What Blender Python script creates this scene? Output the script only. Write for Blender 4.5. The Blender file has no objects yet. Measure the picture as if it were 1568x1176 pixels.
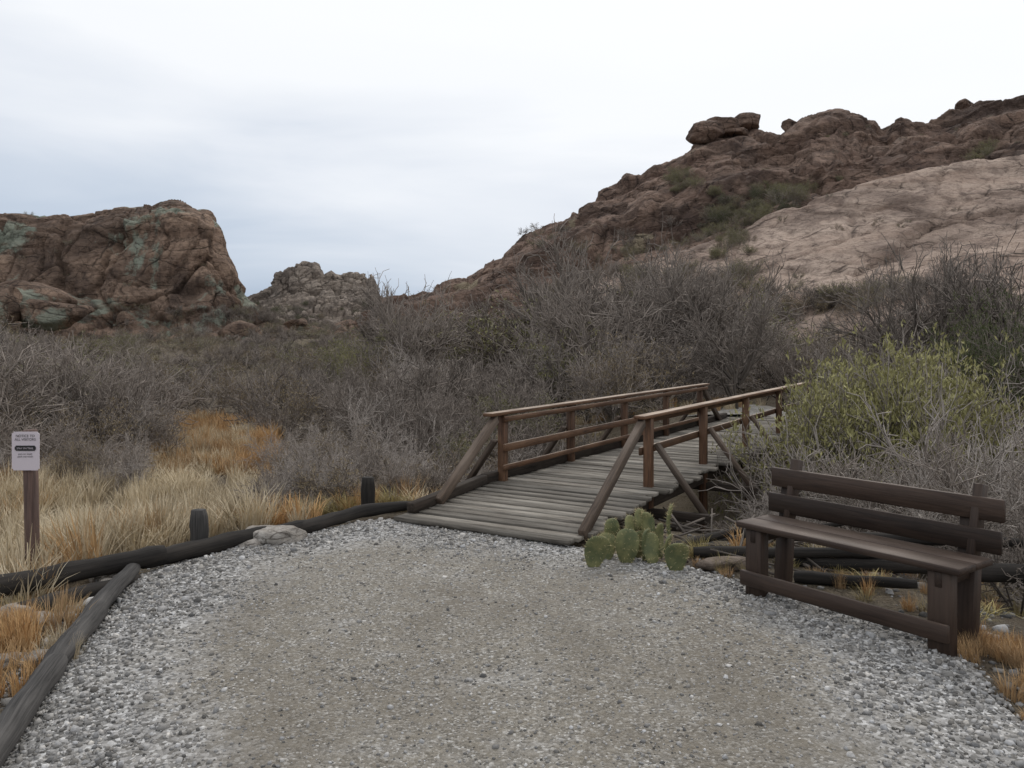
import bpy, math, random
import numpy as np
from mathutils import Vector, Matrix
random.seed(7); R=np.random.RandomState(11)
EYE=1.75; F=1250.0
scene=bpy.context.scene
# ------------------------------------------------------------ numpy noise
def _h(i,j,k,s=0):
    n=(i.astype(np.int64)*374761393+j.astype(np.int64)*668265263+k.astype(np.int64)*2147483647+s*1274126177)&0xffffffff
    n=((n^(n>>13))*1274126177)&0xffffffff
    n=((n^(n>>16))*2246822519)&0xffffffff
    return ((n^(n>>15))&0xffffff)/float(0xffffff)
def vnoise(P,s=0):
    I=np.floor(P).astype(np.int64); f=P-I; f=f*f*(3-2*f); r=0
    for a in (0,1):
        for b in (0,1):
            for c in (0,1):
                w=(f[:,0] if a else 1-f[:,0])*(f[:,1] if b else 1-f[:,1])*(f[:,2] if c else 1-f[:,2])
                r=r+w*_h(I[:,0]+a,I[:,1]+b,I[:,2]+c,s)
    return r*2-1
def fbm(P,o=4,s=0):
    r=0;a=1;t=0
    for i in range(o):
        r=r+a*vnoise(P*(2**i)+i*17.3,s+i); t+=a; a*=.5
    return r/t
def cell(P,s=0):
    I=np.floor(P).astype(np.int64); n=len(P); F1=np.full(n,9.);F2=np.full(n,9.);C=np.zeros(n)
    for a in (-1,0,1):
        for b in (-1,0,1):
            for c in (-1,0,1):
                J=I+np.array([a,b,c])
                q=np.stack([J[:,0]+_h(J[:,0],J[:,1],J[:,2],s+1),J[:,1]+_h(J[:,0],J[:,1],J[:,2],s+2),J[:,2]+_h(J[:,0],J[:,1],J[:,2],s+3)],1)
                d=np.sqrt(((q-P)**2).sum(1)); m=d<F1
                F2=np.where(m,F1,np.minimum(F2,d)); C=np.where(m,_h(J[:,0],J[:,1],J[:,2],s+4),C); F1=np.where(m,d,F1)
    return F1,F2,C
def sm(a,b,x):
    t=np.clip((x-a)/(b-a),0,1); return t*t*(3-2*t)
# ------------------------------------------------------------ mesh helpers
def mesh_np(name,V,Fa,mat=None,smooth=False,attrs=None):
    V=np.asarray(V,np.float32); Fa=np.asarray(Fa,np.int32); me=bpy.data.meshes.new(name)
    k=Fa.shape[1]; me.vertices.add(len(V)); me.vertices.foreach_set('co',V.ravel())
    me.loops.add(Fa.size); me.loops.foreach_set('vertex_index',Fa.ravel())
    me.polygons.add(len(Fa)); me.polygons.foreach_set('loop_start',np.arange(0,Fa.size,k,dtype=np.int32))
    try: me.polygons.foreach_set('loop_total',np.full(len(Fa),k,np.int32))
    except Exception: pass
    if smooth: me.polygons.foreach_set('use_smooth',np.ones(len(Fa),bool))
    me.update(calc_edges=True)
    for an,(ty,da) in (attrs or {}).items():
        at=me.attributes.new(an,ty,'POINT')
        at.data.foreach_set({'FLOAT':'value','FLOAT_VECTOR':'vector','FLOAT_COLOR':'color'}[ty],np.asarray(da,np.float32).ravel())
    if mat: me.materials.append(mat)
    return me
def obj(name,me,parent=None,loc=None):
    o=bpy.data.objects.new(name,me); scene.collection.objects.link(o)
    if parent: o.parent=parent
    if loc: o.location=loc
    return o
def empty(name,loc=(0,0,0)):
    o=bpy.data.objects.new(name,None); o.location=loc; o.empty_display_size=.1; scene.collection.objects.link(o); return o
def grid_faces(nr,nc):
    i=np.arange(nr-1)[:,None]*nc+np.arange(nc-1)[None,:]
    return np.stack([i,i+1,i+nc+1,i+nc],-1).reshape(-1,4)
# ------------------------------------------------------------ materials
class NT:
    def __init__(s,name,rough=.9):
        s.m=bpy.data.materials.new(name); s.m.use_nodes=True; s.t=s.m.node_tree; s.b=s.t.nodes['Principled BSDF']
        s.b.inputs['Roughness'].default_value=rough
        s.b.inputs['Specular IOR Level'].default_value=.25
    def n(s,ty,**k):
        o=s.t.nodes.new(ty)
        for a,b in k.items(): setattr(o,a,b)
        return o
    def L(s,a,b): s.t.links.new(a,b)
    def coord(s,scale=(1,1,1),attr=None,rot=(0,0,0)):
        if attr: c=s.n('ShaderNodeAttribute',attribute_name=attr).outputs['Vector']
        else: c=s.n('ShaderNodeTexCoord').outputs['Object']
        m=s.n('ShaderNodeMapping'); m.inputs['Scale'].default_value=scale; m.inputs['Rotation'].default_value=rot; s.L(c,m.inputs['Vector']); return m.outputs['Vector']
    def noise(s,v,scale,det=5,rough=.6,dist=0):
        o=s.n('ShaderNodeTexNoise'); o.inputs['Scale'].default_value=scale;o.inputs['Detail'].default_value=det;o.inputs['Roughness'].default_value=rough;o.inputs['Distortion'].default_value=dist
        if v is not None: s.L(v,o.inputs['Vector'])
        return o.outputs['Fac']
    def vor(s,v,scale,feat='F1',out='Distance'):
        o=s.n('ShaderNodeTexVoronoi',feature=feat); o.inputs['Scale'].default_value=scale
        if v is not None: s.L(v,o.inputs['Vector'])
        return o.outputs[out]
    def ramp(s,f,stops):
        o=s.n('ShaderNodeValToRGB'); e=o.color_ramp.elements
        while len(e)<len(stops): e.new(.5)
        for i,(p,c) in enumerate(stops):
            e[i].position=p; e[i].color=(c,c,c,1) if not hasattr(c,'__len__') else (*c,1)
        s.L(f,o.inputs[0]); return o.outputs[0]
    def mix(s,f,a,b,ty='MIX'):
        o=s.n('ShaderNodeMix',data_type='RGBA',blend_type=ty)
        for v,i in ((f,0),(a,6),(b,7)):
            if isinstance(v,(int,float)): o.inputs[i].default_value=v
            elif isinstance(v,tuple): o.inputs[i].default_value=(*v,1)
            else: s.L(v,o.inputs[i])
        return o.outputs[2]
    def math(s,op,a,b=0):
        o=s.n('ShaderNodeMath',operation=op)
        for v,i in ((a,0),(b,1)):
            if isinstance(v,(int,float)): o.inputs[i].default_value=v
            else: s.L(v,o.inputs[i])
        return o.outputs[0]
    def bump(s,h,st,dist,prev=None):
        o=s.n('ShaderNodeBump'); o.inputs['Strength'].default_value=st;o.inputs['Distance'].default_value=dist; s.L(h,o.inputs['Height'])
        if prev is not None: s.L(prev,o.inputs['Normal'])
        return o.outputs[0]
    def col(s,c):
        if isinstance(c,tuple): s.b.inputs['Base Color'].default_value=(*c,1)
        else: s.L(c,s.b.inputs['Base Color'])
    def nrm(s,x): s.L(x,s.b.inputs['Normal'])
def rock_mat(name,dark,mid,light,patch=None,patchamt=.62,tilt=.25,sc=1.0,stain=.5,bmp=1.0,finamt=.6,mo=.55,bigamt=.7):
    a=NT(name,.95); v=a.coord((sc,sc,sc)); vs=a.coord((.3*sc,.3*sc,1.7*sc),rot=(0,tilt,0))
    big=a.noise(v,.07,5,.6,.6); med=a.noise(vs,.4,8,.7,.5); fin=a.noise(v,1.6,8,.72); mott=a.noise(v,.35,8,.7,.3)
    c=a.mix(a.ramp(med,[(.36,0.),(.60,1.)]),mid,light)
    c=a.mix(a.ramp(mott,[(.38,mo),(.50,0.)]),c,dark)
    c=a.mix(a.ramp(big,[(.40,bigamt),(.53,0.)]),c,dark)
    c=a.mix(a.ramp(fin,[(.36,finamt),(.50,0.)]),c,dark)
    vst=a.coord((1.1*sc,1.1*sc,.14*sc)); stv=a.noise(vst,.5,5,.65)
    c=a.mix(a.math('MULTIPLY',a.ramp(stv,[(.54,0.),(.64,1.)]),stain),c,dark)
    if patch:
        pn=a.noise(a.coord((sc,sc,sc)),.11,8,.68,.3); c=a.mix(a.ramp(pn,[(patchamt,0.),(patchamt+.04,.75)]),c,patch)
    wv=a.n('ShaderNodeVectorMath',operation='ADD'); a.L(a.coord((.6*sc,.6*sc,1.2*sc),rot=(.2,tilt,.3)),wv.inputs[0])
    nz=a.n('ShaderNodeTexNoise'); nz.inputs['Scale'].default_value=.6; nz.inputs['Detail'].default_value=5; a.L(v,nz.inputs['Vector']); a.L(nz.outputs['Color'],wv.inputs[1])
    blk=(dark[0]*.35,dark[1]*.35,dark[2]*.35); brk=a.ramp(a.noise(v,.3,4),[(.45,0.),(.56,1.)]); brk2=a.ramp(a.noise(v,.55,4),[(.48,0.),(.58,1.)])
    ck=a.vor(wv.outputs[0],.33,'DISTANCE_TO_EDGE'); c=a.mix(a.math('MULTIPLY',a.ramp(ck,[(0.,.85),(.03,0.)]),brk),c,blk)
    ck2=a.vor(wv.outputs[0],1.0,'DISTANCE_TO_EDGE'); c=a.mix(a.math('MULTIPLY',a.ramp(ck2,[(0.,.6),(.05,0.)]),brk2),c,blk)
    a.col(c)
    n1=a.bump(med,1,.8*bmp/sc); n2=a.bump(fin,1,.28*bmp/sc,n1); n3=a.bump(a.ramp(ck2,[(0.,0.),(.08,1.)]),.5,.2*bmp/sc,n2); n4=a.bump(a.noise(v,7,4,.7),.8,.09*bmp/sc,n3); a.nrm(n4)
    return a.m
def stick_mat(name,c1,c2,leaf=None):
    a=NT(name,.9); r=a.n('ShaderNodeObjectInfo').outputs['Random']
    c=a.mix(r,c1,c2)
    at=a.n('ShaderNodeAttribute',attribute_name='tint').outputs['Fac']
    c=a.mix(at,c,tuple(min(1,x*1.7) for x in c2)); a.col(c); return a.m
def leaf_mat(name,c1,c2):
    a=NT(name,.7); r=a.n('ShaderNodeObjectInfo').outputs['Random']
    at=a.n('ShaderNodeAttribute',attribute_name='tint').outputs['Fac']
    c=a.mix(at,c1,c2); c=a.mix(a.math('MULTIPLY',r,.5),c,tuple(x*.5 for x in c1)); a.col(c); return a.m
def wood_mat(name,base,dark,light,rough=.8,lt=.35,tops=None,var=(.6,1.2)):
    a=NT(name,rough); v=a.coord((1.5,28,28),attr='wv'); g=a.noise(v,1.6,6,.65,.6); b=a.noise(a.coord((1,3,3),attr='wv'),1.3,4)
    rnd=a.n('ShaderNodeAttribute',attribute_name='wr').outputs['Fac']
    c=a.mix(a.ramp(g,[(.35,0.),(.65,1.)]),dark,base); c=a.mix(a.math('MULTIPLY',a.ramp(b,[(.45,0.),(.7,1.)]),lt),c,light)
    c=a.mix(1.0,c,a.ramp(rnd,[(0,var[0]),(1,var[1])]),'MULTIPLY')
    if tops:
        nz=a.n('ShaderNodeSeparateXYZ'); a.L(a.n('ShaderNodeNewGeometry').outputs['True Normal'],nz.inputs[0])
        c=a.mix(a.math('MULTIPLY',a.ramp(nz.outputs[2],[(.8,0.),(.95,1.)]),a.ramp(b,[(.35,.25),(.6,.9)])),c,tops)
    a.col(c); a.nrm(a.bump(g,.6,.006)); return a.m
# wood beams ------------------------------------------------------------
class Beams:
    def __init__(s): s.V=[];s.F=[];s.A=[];s.Rn=[]
    def add(s,p0,p1,w,h,up=(0,0,1),rnd=None):
        p0=Vector(p0);p1=Vector(p1);d=(p1-p0);L=d.length;d.normalize();up=Vector(up)
        if abs(d.dot(up))>.99: up=Vector((UX[0],UX[1],0))
        sd=d.cross(up).normalized(); u2=sd.cross(d).normalized(); o=len(s.V); k=random.random()*50; rr=random.random() if rnd is None else rnd
        n=max(1,int(L/.5))
        for i in range(n+1):
            c=p0+d*(L*i/n)
            for a,b in ((-1,-1),(1,-1),(1,1),(-1,1)):
                s.V.append(c+sd*(a*w/2)+u2*(b*h/2)); s.A.append((L*i/n+k,a*w/2+k,b*h/2)); s.Rn.append(rr)
        for i in range(n):
            q=o+i*4
            for j in range(4): s.F.append((q+j,q+(j+1)%4,q+4+(j+1)%4,q+4+j))
        s.F.append((o+3,o+2,o+1,o)); q=o+n*4; s.F.append((q,q+1,q+2,q+3))
    def make(s,name,mat,parent,bev=.005):
        me=mesh_np(name,s.V,s.F,mat,False,{'wv':('FLOAT_VECTOR',s.A),'wr':('FLOAT',s.Rn)})
        o=obj(name,me,parent)
        if bev:
            m=o.modifiers.new('b','BEVEL'); m.width=bev; m.segments=1; m.limit_method='ANGLE'
        return o
UX=(.513,.858); RX=(.858,-.513); L0=(-.25,9.26)
def BR(t,p,z): return Vector((L0[0]+UX[0]*t+RX[0]*p, L0[1]+UX[1]*t+RX[1]*p, z))
def tp(x,y):
    dx=x-L0[0];dy=y-L0[1]; return dx*UX[0]+dy*UX[1], dx*RX[0]+dy*RX[1]
# ------------------------------------------------------------ ground
PATH=[(-1.9,-6),(-2.0,2.6),(-2.2,3.56),(-2.82,6.16),(-2.38,6.94),(-1.5,8.05),(-1.12,8.15),(.6,7.05),(1.4,6.4),(2.0,5.75),(2.55,5.0),(2.5,4.5),(2.38,4.0),(2.45,3.5),(2.9,2.4),(3.3,-6)]
def poly_sd(x,y,P):
    d=np.full(x.shape,1e9); ins=np.zeros(x.shape,bool); n=len(P)
    for i in range(n):
        ax,ay=P[i];bx,by=P[(i+1)%n]; ex,ey=bx-ax,by-ay
        t=np.clip(((x-ax)*ex+(y-ay)*ey)/(ex*ex+ey*ey),0,1); d=np.minimum(d,np.hypot(x-ax-ex*t,y-ay-ey*t))
        c=((ay>y)!=(by>y))&(x<(bx-ax)*(y-ay)/((by-ay) if by!=ay else 1e-9)+ax); ins^=c
    return np.where(ins,-d,d)
def gz(x,y):
    x=np.atleast_1d(np.asarray(x,float));y=np.atleast_1d(np.asarray(y,float))
    d=poly_sd(x,y,PATH); P=np.stack([x,y,x*0],1); rr=np.hypot(x,y); t,p=tp(x,y)
    z=-.045-.5*sm(.3,3.5,d)*sm(-9,-4,np.where(y>0,0,y))
    z=z+fbm(P*.5,4)*.16*sm(0,2,d)+fbm(P*.08,3,5)*.6*sm(8,40,rr)
    pf=sm(-5,-2,p)*sm(16,8,p)
    z=z-.75*sm(3.6,1.6,np.abs(t-4.8))*pf
    z=z+.55*sm(7.2,9.2,t)*sm(-5,-2,p)*sm(30,18,rr)
    st=30-9*sm(3,12,x)
    e=np.maximum(0,rr-st); z=z+.05*np.minimum(e,100)*sm(0,15,e)
    return z
nr,nc=240,900
rad=np.concatenate([[0.0],np.geomspace(.6,3000,nr-1)]); 
th=np.concatenate([np.linspace(-50,50,640,endpoint=False),np.linspace(50,310,nc-640+1)])*math.pi/180; nc=len(th)
X=(rad[:,None]*np.sin(th)[None]).ravel();Y=(rad[:,None]*np.cos(th)[None]).ravel()
Z=gz(X,Y)
a=NT('soil_and_litter'); v=a.coord()
n1=a.noise(v,.35,6,.65); n2=a.noise(v,5,6,.7); n3=a.noise(v,40,3,.7)
c=a.mix(a.ramp(n1,[(.4,0.),(.6,1.)]),(.13,.10,.07),(.22,.175,.115)); c=a.mix(a.ramp(n2,[(.4,0.),(.7,.8)]),c,(.25,.215,.16)); c=a.mix(a.ramp(n3,[(.3,.8),(.5,0.)]),c,(.05,.04,.03))
a.col(c); a.nrm(a.bump(n3,.8,.03,a.bump(n2,1,.1)))
obj('ground',mesh_np('ground',np.stack([X,Y,Z],1),grid_faces(nr,nc),a.m,True))
# gravel material
def gravel_mat():
    a=NT('gravel',.95); v=a.coord(); e=a.n('ShaderNodeAttribute',attribute_name='edge').outputs['Fac']
    o=a.n('ShaderNodeTexVoronoi'); o.inputs['Scale'].default_value=80; a.L(v,o.inputs['Vector'])
    o2=a.n('ShaderNodeTexVoronoi'); o2.inputs['Scale'].default_value=50; a.L(v,o2.inputs['Vector'])
    sp=a.n('ShaderNodeSeparateColor'); a.L(o.outputs['Color'],sp.inputs[0]); sp2=a.n('ShaderNodeSeparateColor'); a.L(o2.outputs['Color'],sp2.inputs[0])
    peb=a.ramp(sp.outputs[0],[(0,(.075,.071,.064)),(.3,(.185,.173,.153)),(.72,(.29,.272,.243)),(.88,(.42,.405,.375)),(1,(.66,.65,.62))])
    peb2=a.ramp(sp2.outputs[0],[(0,(.10,.097,.092)),(.35,(.235,.23,.22)),(.75,(.37,.362,.35)),(1,(.62,.615,.60))])
    dust=a.mix(a.noise(v,1.1,5,.6),(.215,.188,.147),(.285,.258,.21))
    comp=a.mix(a.ramp(a.noise(v,9,5,.75),[(.38,.1),(.62,.75)]),peb,dust)
    patch=a.math('ADD',e,a.math('MULTIPLY',a.math('SUBTRACT',a.noise(v,1.1,8,.68),.5),2.6))
    f=a.ramp(patch,[(.2,0.),(.95,1.)])
    c=a.mix(f,comp,peb2); c=a.mix(a.ramp(a.noise(a.coord((1.3,.5,1)),.8,7,.66),[(.36,.5),(.54,0.)]),c,(.14,.12,.093)); a.col(c)
    h=a.mix(f,o.outputs['Distance'],o2.outputs['Distance']); inv=a.math('SUBTRACT',1,h)
    a.nrm(a.bump(a.noise(v,120,2),.5,.004,a.bump(inv,.8,.012))); return a.m
GM=gravel_mat()
st=.05; gx=np.arange(-3.3,3.9,st); gy=np.arange(-6,8.5,st); GX,GY=np.meshgrid(gx,gy); x=GX.ravel();y=GY.ravel()
d=poly_sd(x,y,PATH); P=np.stack([x,y,x*0],1); d2=d+fbm(P*2.5,3)*.14
def pz(x,y,d): 
    P=np.stack([x,y,x*0],1); return fbm(P*.9,3)*.03+fbm(P*6,2,3)*.008-.05*sm(-.1,.15,d)
z=pz(x,y,d); fc=grid_faces(len(gy),len(gx)); keep=(d2[fc]<.1).all(1); fc=fc[keep]
def edgef(x,y,d):
    P=np.stack([x,y,x*0],1); w=fbm(P*.9,4,31)*.7
    return np.clip(np.maximum(sm(-1.35,-.15,d), .8*sm(1.0,2.2,x-.15*(y-3)))+w*.5,0,1)
edge=edgef(x,y,d)
used=np.unique(fc); rm=-np.ones(len(x),int); rm[used]=np.arange(len(used))
obj('gravel_path',mesh_np('gravel_path',np.stack([x,y,z],1)[used],rm[fc],GM,True,{'edge':('FLOAT',edge[used])}))
# far trail
pts=[(4.9,17.6),(6.1,19.5),(7.0,22),(7.2,25),(6.2,29)]
V=[];A=[]
for i in range(41):
    q=i/40*(len(pts)-1); k=min(int(q),len(pts)-2); f=q-k; cx=pts[k][0]*(1-f)+pts[k+1][0]*f; cy=pts[k][1]*(1-f)+pts[k+1][1]*f
    for j in range(7):
        xx=cx+(j/6-.5)*2.3; V.append((xx,cy,float(gz(xx,cy)[0])+.06-.05*(abs(j-3)==3)));A.append(.6)
obj('trail',mesh_np('trail',V,grid_faces(41,7),GM,True,{'edge':('FLOAT',A)}))
# loose stones --------------------------------------------------------
def stones(name,xs,ys,zs,sz,cols,mat):
    n=len(xs); base=np.array([[-1,-1,-1],[1,-1,-1],[1,1,-1],[-1,1,-1],[-1,-1,1],[1,-1,1],[1,1,1],[-1,1,1]],float)*.5
    B=base[None]*(1+R.uniform(-.35,.25,(n,8,3))); B[:,4:,:2]*=R.uniform(.5,.9,(n,1,1)); B*=R.uniform(.6,1.3,(n,1,3))*np.array([1,1,.65])
    ang=R.uniform(0,6.28,n); tl=R.uniform(-.4,.4,n); c,s_=np.cos(tl),np.sin(tl)
    yy=B[...,1]*c[:,None]-B[...,2]*s_[:,None]; zz=B[...,1]*s_[:,None]+B[...,2]*c[:,None]; B[...,1]=yy;B[...,2]=zz
    c,s_=np.cos(ang),np.sin(ang); xx=B[...,0]*c[:,None]-B[...,1]*s_[:,None]; yy=B[...,0]*s_[:,None]+B[...,1]*c[:,None]; B[...,0]=xx;B[...,1]=yy
    B*=sz[:,None,None]; B+=np.stack([xs,ys,zs+sz*.15],1)[:,None]
    fq=np.array([[3,2,1,0],[4,5,6,7],[0,1,5,4],[1,2,6,5],[2,3,7,6],[3,0,4,7]]); Fa=(np.arange(n)[:,None,None]*8+fq[None]).reshape(-1,4)
    return obj(name,mesh_np(name,B.reshape(-1,3),Fa,mat,False,{'sc':('FLOAT_COLOR',np.repeat(np.concatenate([cols,np.ones((n,1))],1),8,0))}))
a=NT('stone_chips',.9); c=a.n('ShaderNodeAttribute',attribute_name='sc').outputs['Color']; v=a.coord()
a.col(a.mix(a.ramp(a.noise(v,60,3),[(.3,.4),(.6,0.)]),c,(.12,.11,.1))); a.nrm(a.bump(a.noise(v,90,3),.6,.004)); SM=a.m
def stonecols(n):
    g=R.choice([.10,.18,.27,.39,.57],n,p=[.10,.22,.31,.23,.14])*R.uniform(.85,1.15,n)
    w=R.uniform(0,1,n)[:,None]; return g[:,None]*(np.array([1,1,1.0])*(1-w)+np.array([1.04,.98,.89])*w)
N=120000; x=R.uniform(-3.2,3.6,N);y=R.uniform(2.6,8.2,N); d=poly_sd(x,y,PATH); e=edgef(x,y,d)*sm(.35,.02,d)
pn=fbm(np.stack([x,y,x*0],1)*1.4,3,9); k=(R.uniform(0,1,N)<(.18+.5*np.clip(e+pn*1.1-.15,0,1)))&(d<.3)&(tp(x,y)[0]<-1.5)|((d<.3)&(d>-.4)&(x<-1.2)&(R.uniform(0,1,N)<.5)&(tp(x,y)[0]<-1.2))
x=x[k];y=y[k];d=d[k]; n=len(x); sz=np.clip(R.lognormal(math.log(.0115),.45,n),.005,.045); sz*=.62+.48*edgef(x,y,d)
obj_st=stones('gravel_stones',x,y,pz(x,y,d),sz,stonecols(n),SM)
# ------------------------------------------------------------ boulders
def boulder(name,loc,size,mat,seed=0,sub=4,parent=None,rough=.22,flat=0,rot=0):
    import bmesh
    bm=bmesh.new(); bmesh.ops.create_icosphere(bm,subdivisions=sub,radius=1)
    V=np.array([v.co[:] for v in bm.verts]); rs=np.random.RandomState(seed)
    for i in range(9):
        nn=rs.normal(size=3); nn/=np.linalg.norm(nn); h=rs.uniform(.55,.85); dd=V@nn; V-=np.outer(np.maximum(0,dd-h)*.9,nn)
    V*=(1+rough*fbm(V*1.6+seed*3.1,4,seed))[:,None]; V+=V*(.05*fbm(V*7+seed,3,seed))[:,None]
    V*=np.array(size)*.5/.8
    if rot: 
        c,s_=math.cos(rot),math.sin(rot); V=V@np.array([[c,s_,0],[-s_,c,0],[0,0,1]])
    for v,co in zip(bm.verts,V): v.co=co
    for f in bm.faces: f.smooth=True
    me=bpy.data.meshes.new(name); bm.to_mesh(me); bm.free(); me.materials.append(mat)
    return obj(name,me,parent,loc)
pale=rock_mat('pale_rock',(.20,.17,.14),(.38,.355,.32),(.50,.475,.44),sc=9,stain=.2,bmp=.6)
# ------------------------------------------------------------ hills
def interp(b,pts): 
    p=np.array(pts,float); return np.interp(b,p[:,0]-784,p[:,1])
def hill(name,b0,b1,nb,curves,mat,disp,seg):
    b=np.linspace(b0,b1,nb); rowsD=[];rowsZ=[]
    for (D,c) in curves:
        Dv=interp(b,D) if hasattr(D,'__len__') else np.full(nb,float(D))
        zv=EYE+(525-interp(b,c))*Dv/F if hasattr(c,'__len__') else np.full(nb,float(c))
        rowsD.append(Dv);rowsZ.append(zv)
    DD=[];ZZ=[]
    for i in range(len(curves)-1):
        for k in range(seg[i]):
            f=k/seg[i]; DD.append(rowsD[i]*(1-f)+rowsD[i+1]*f); ZZ.append(rowsZ[i]*(1-f)+rowsZ[i+1]*f)
    DD.append(rowsD[-1]);ZZ.append(rowsZ[-1]); DD=np.array(DD);ZZ=np.array(ZZ)
    P=np.stack([b[None]*DD/F,DD,ZZ],-1); 
    du=np.gradient(P,axis=1);dv=np.gradient(P,axis=0); n=np.cross(du,dv); n/=np.linalg.norm(n,axis=-1,keepdims=True)+1e-9
    for _ in range(6): n[1:-1]=(n[:-2]+n[1:-1]*2+n[2:])/4
    n/=np.linalg.norm(n,axis=-1,keepdims=True)+1e-9
    Q=P.reshape(-1,3); Q=Q+n.reshape(-1,3)*disp(Q)[:,None]
    o=obj(name,mesh_np(name,Q,grid_faces(*DD.shape),mat,True))
    G=Q.reshape(P.shape); du=np.gradient(G,axis=1);dv=np.gradient(G,axis=0); n=np.cross(du,dv); n/=np.linalg.norm(n,axis=-1,keepdims=True)+1e-9
    return G,n,b
def disp_rock(amp,sc,tilt=.25,block=1.0,seed=0,an=(.07,.07,.16),ledge=1.0,b2=.4,fine=.25):
    an=np.array(an)
    def f(Q):
        T=Q.copy(); T[:,2]=(Q[:,2]-tilt*Q[:,0]); W=T+fbm(Q*.12*sc,3,seed)[:,None]*3.0+fbm(Q*.6*sc,3,seed+7)[:,None]*.5
        r=fbm(W*np.array([.05,.05,.12])*sc,3,seed)*1.6
        led=fbm(W*np.array([.035,.035,.42])*sc,3,seed+5); r+=ledge*.8*np.tanh(led*6)*.6
        led=fbm(W*np.array([.08,.08,1.1])*sc,2,seed+6); r+=ledge*.3*np.tanh(led*6)*.6
        F1,F2,C=cell(W*an*sc,seed); r+=block*((C-.5)*1.1-1.0*sm(.09,0,F2-F1))
        F1,F2,C=cell(W*an*2.6*sc,seed+9); r+=block*b2*((C-.5)-1.1*sm(.11,0,F2-F1))
        F1,F2,C=cell(W*an*6*sc,seed+19); r+=block*b2*.4*((C-.5)-1.0*sm(.12,0,F2-F1))
        r+=fine*fbm(Q*.9*sc,4,seed+3)
        return r*amp
    return f
RM=rock_mat('ridge_rock',(.062,.043,.036),(.180,.116,.088),(.33,.23,.175),patch=(.33,.28,.19),patchamt=.63,tilt=.22,bmp=1.15)
SLm=rock_mat('slab_rock',(.15,.108,.088),(.41,.30,.235),(.54,.42,.34),tilt=.3,stain=.4,bmp=1.0,mo=.5)
CM=rock_mat('cliff_rock',(.072,.050,.040),(.235,.158,.115),(.39,.275,.20),patch=(.29,.335,.27),patchamt=.535,tilt=-.1,stain=.7,bmp=1.1,mo=.55,bigamt=.7)
PM=rock_mat('peak_rock',(.10,.08,.068),(.26,.21,.17),(.38,.32,.265),patch=(.33,.33,.26),patchamt=.6,sc=.6,bmp=1.1,mo=.5)
sil=[(540,490),(590,458),(660,452),(720,447),(768,415),(774,392),(795,368),(820,352),(870,327),(900,306),(950,287),(985,258),(1045,236),(1066,216),(1120,206),(1160,211),(1200,219),(1212,207),(1240,187),(1280,180),(1338,188),(1350,197),(1380,181),(1430,180),(1465,163),(1500,150),(1568,142),(1800,110),(2100,90)]
slt=[(540,505),(720,480),(800,450),(900,430),(990,402),(1060,382),(1140,352),(1250,312),(1350,283),(1450,258),(1568,236),(1800,190),(2100,150)]
def off(c,d): return [(p,y+(d if not callable(d) else d(p))) for p,y in c]
mid1=[(p,.55*np.interp(p,*zip(*sil))+.45*np.interp(p,*zip(*slt))) for p,_ in sil]
mid2=[(p,.82*np.interp(p,*zip(*sil))+.18*np.interp(p,*zip(*slt))) for p,_ in sil]
ridge=hill('rocky_ridge',-250,1250,680,[(66,0.),(72,off(slt,12)),(78,off(slt,-6)),(82,mid1),(92,mid2),(94,off(mid2,-14)),(103,sil),(112,off(sil,8)),(160,2.)],RM,disp_rock(.85,1.0,.25,.9,ledge=1.6,b2=.4,fine=.18),[8,22,38,42,26,40,18,12])
slb=hill('rock_slab_hill',60,1250,480,[([(840,60),(1200,42),(1568,36),(2100,34)],-1.),([(840,62),(1200,46),(1568,40),(2100,38)],[(840,500),(1000,480),(1150,500),(1568,470),(2100,450)]),(58,[(840,480),(1000,440),(1150,420),(1300,375),(1568,330),(2100,280)]),(68,slt),(76,off(slt,30))],SLm,disp_rock(.42,.8,.3,.75,4,ledge=1.1,b2=.5),[6,60,80,14])
silL=[(-700,330),(-300,300),(-100,320),(0,334),(30,336),(60,341),(100,333),(150,325),(190,321),(235,318),(245,309),(262,305),(295,312),(318,328),(328,348),(340,380),(356,416),(376,456),(400,482),(430,505)]
talL=[(-700,470),(0,452),(60,470),(120,495),(180,503),(300,497),(400,500),(430,510)]
m=lambda f:[(p,f*np.interp(p,*zip(*silL))+(1-f)*np.interp(p,*zip(*talL))) for p,_ in silL]
cl=hill('rock_cliff',-1500,-350,620,[(60,0.5),(74,talL),(77,m(.5)),(79.5,m(.86)),(83,m(.97)),(88,silL),(130,3.)],CM,disp_rock(.64,1.0,-.1,1.1,2,an=(.11,.11,.05),ledge=.6,b2=.4,fine=.15),[20,54,50,22,20,12])
silP=[(300,505),(340,480),(375,461),(400,449),(416,441),(424,420),(445,411),(465,407),(484,410),(492,424),(499,432),(506,421),(513,431),(522,419),(545,415),(558,419),(562,426),(568,419),(574,424),(579,442),(590,462),(640,478),(700,490)]
pk=hill('rocky_peak',-500,-70,330,[(110,2.),(140,[(300,520),(400,515),(500,530),(700,520)]),(180,[(300,510),(400,482),(500,478),(600,490),(700,505)]),(198,[(300,508),(340,490),(400,462),(430,450),(500,450),(575,455),(600,480),(700,500)]),(204,off(silP,4)),(212,silP),(280,3.)],PM,disp_rock(1.2,.5,.1,1.2,6,an=(.22,.22,.14),ledge=.6,b2=.5,fine=.4),[10,50,50,50,14,14])
def crest(px): 
    i=int(np.argmin(abs(ridge[2]-(px-784)))); k=int(np.argmax((ridge[0][:,i,2]-EYE)/ridge[0][:,i,1])); return ridge[0][k,i]
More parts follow.
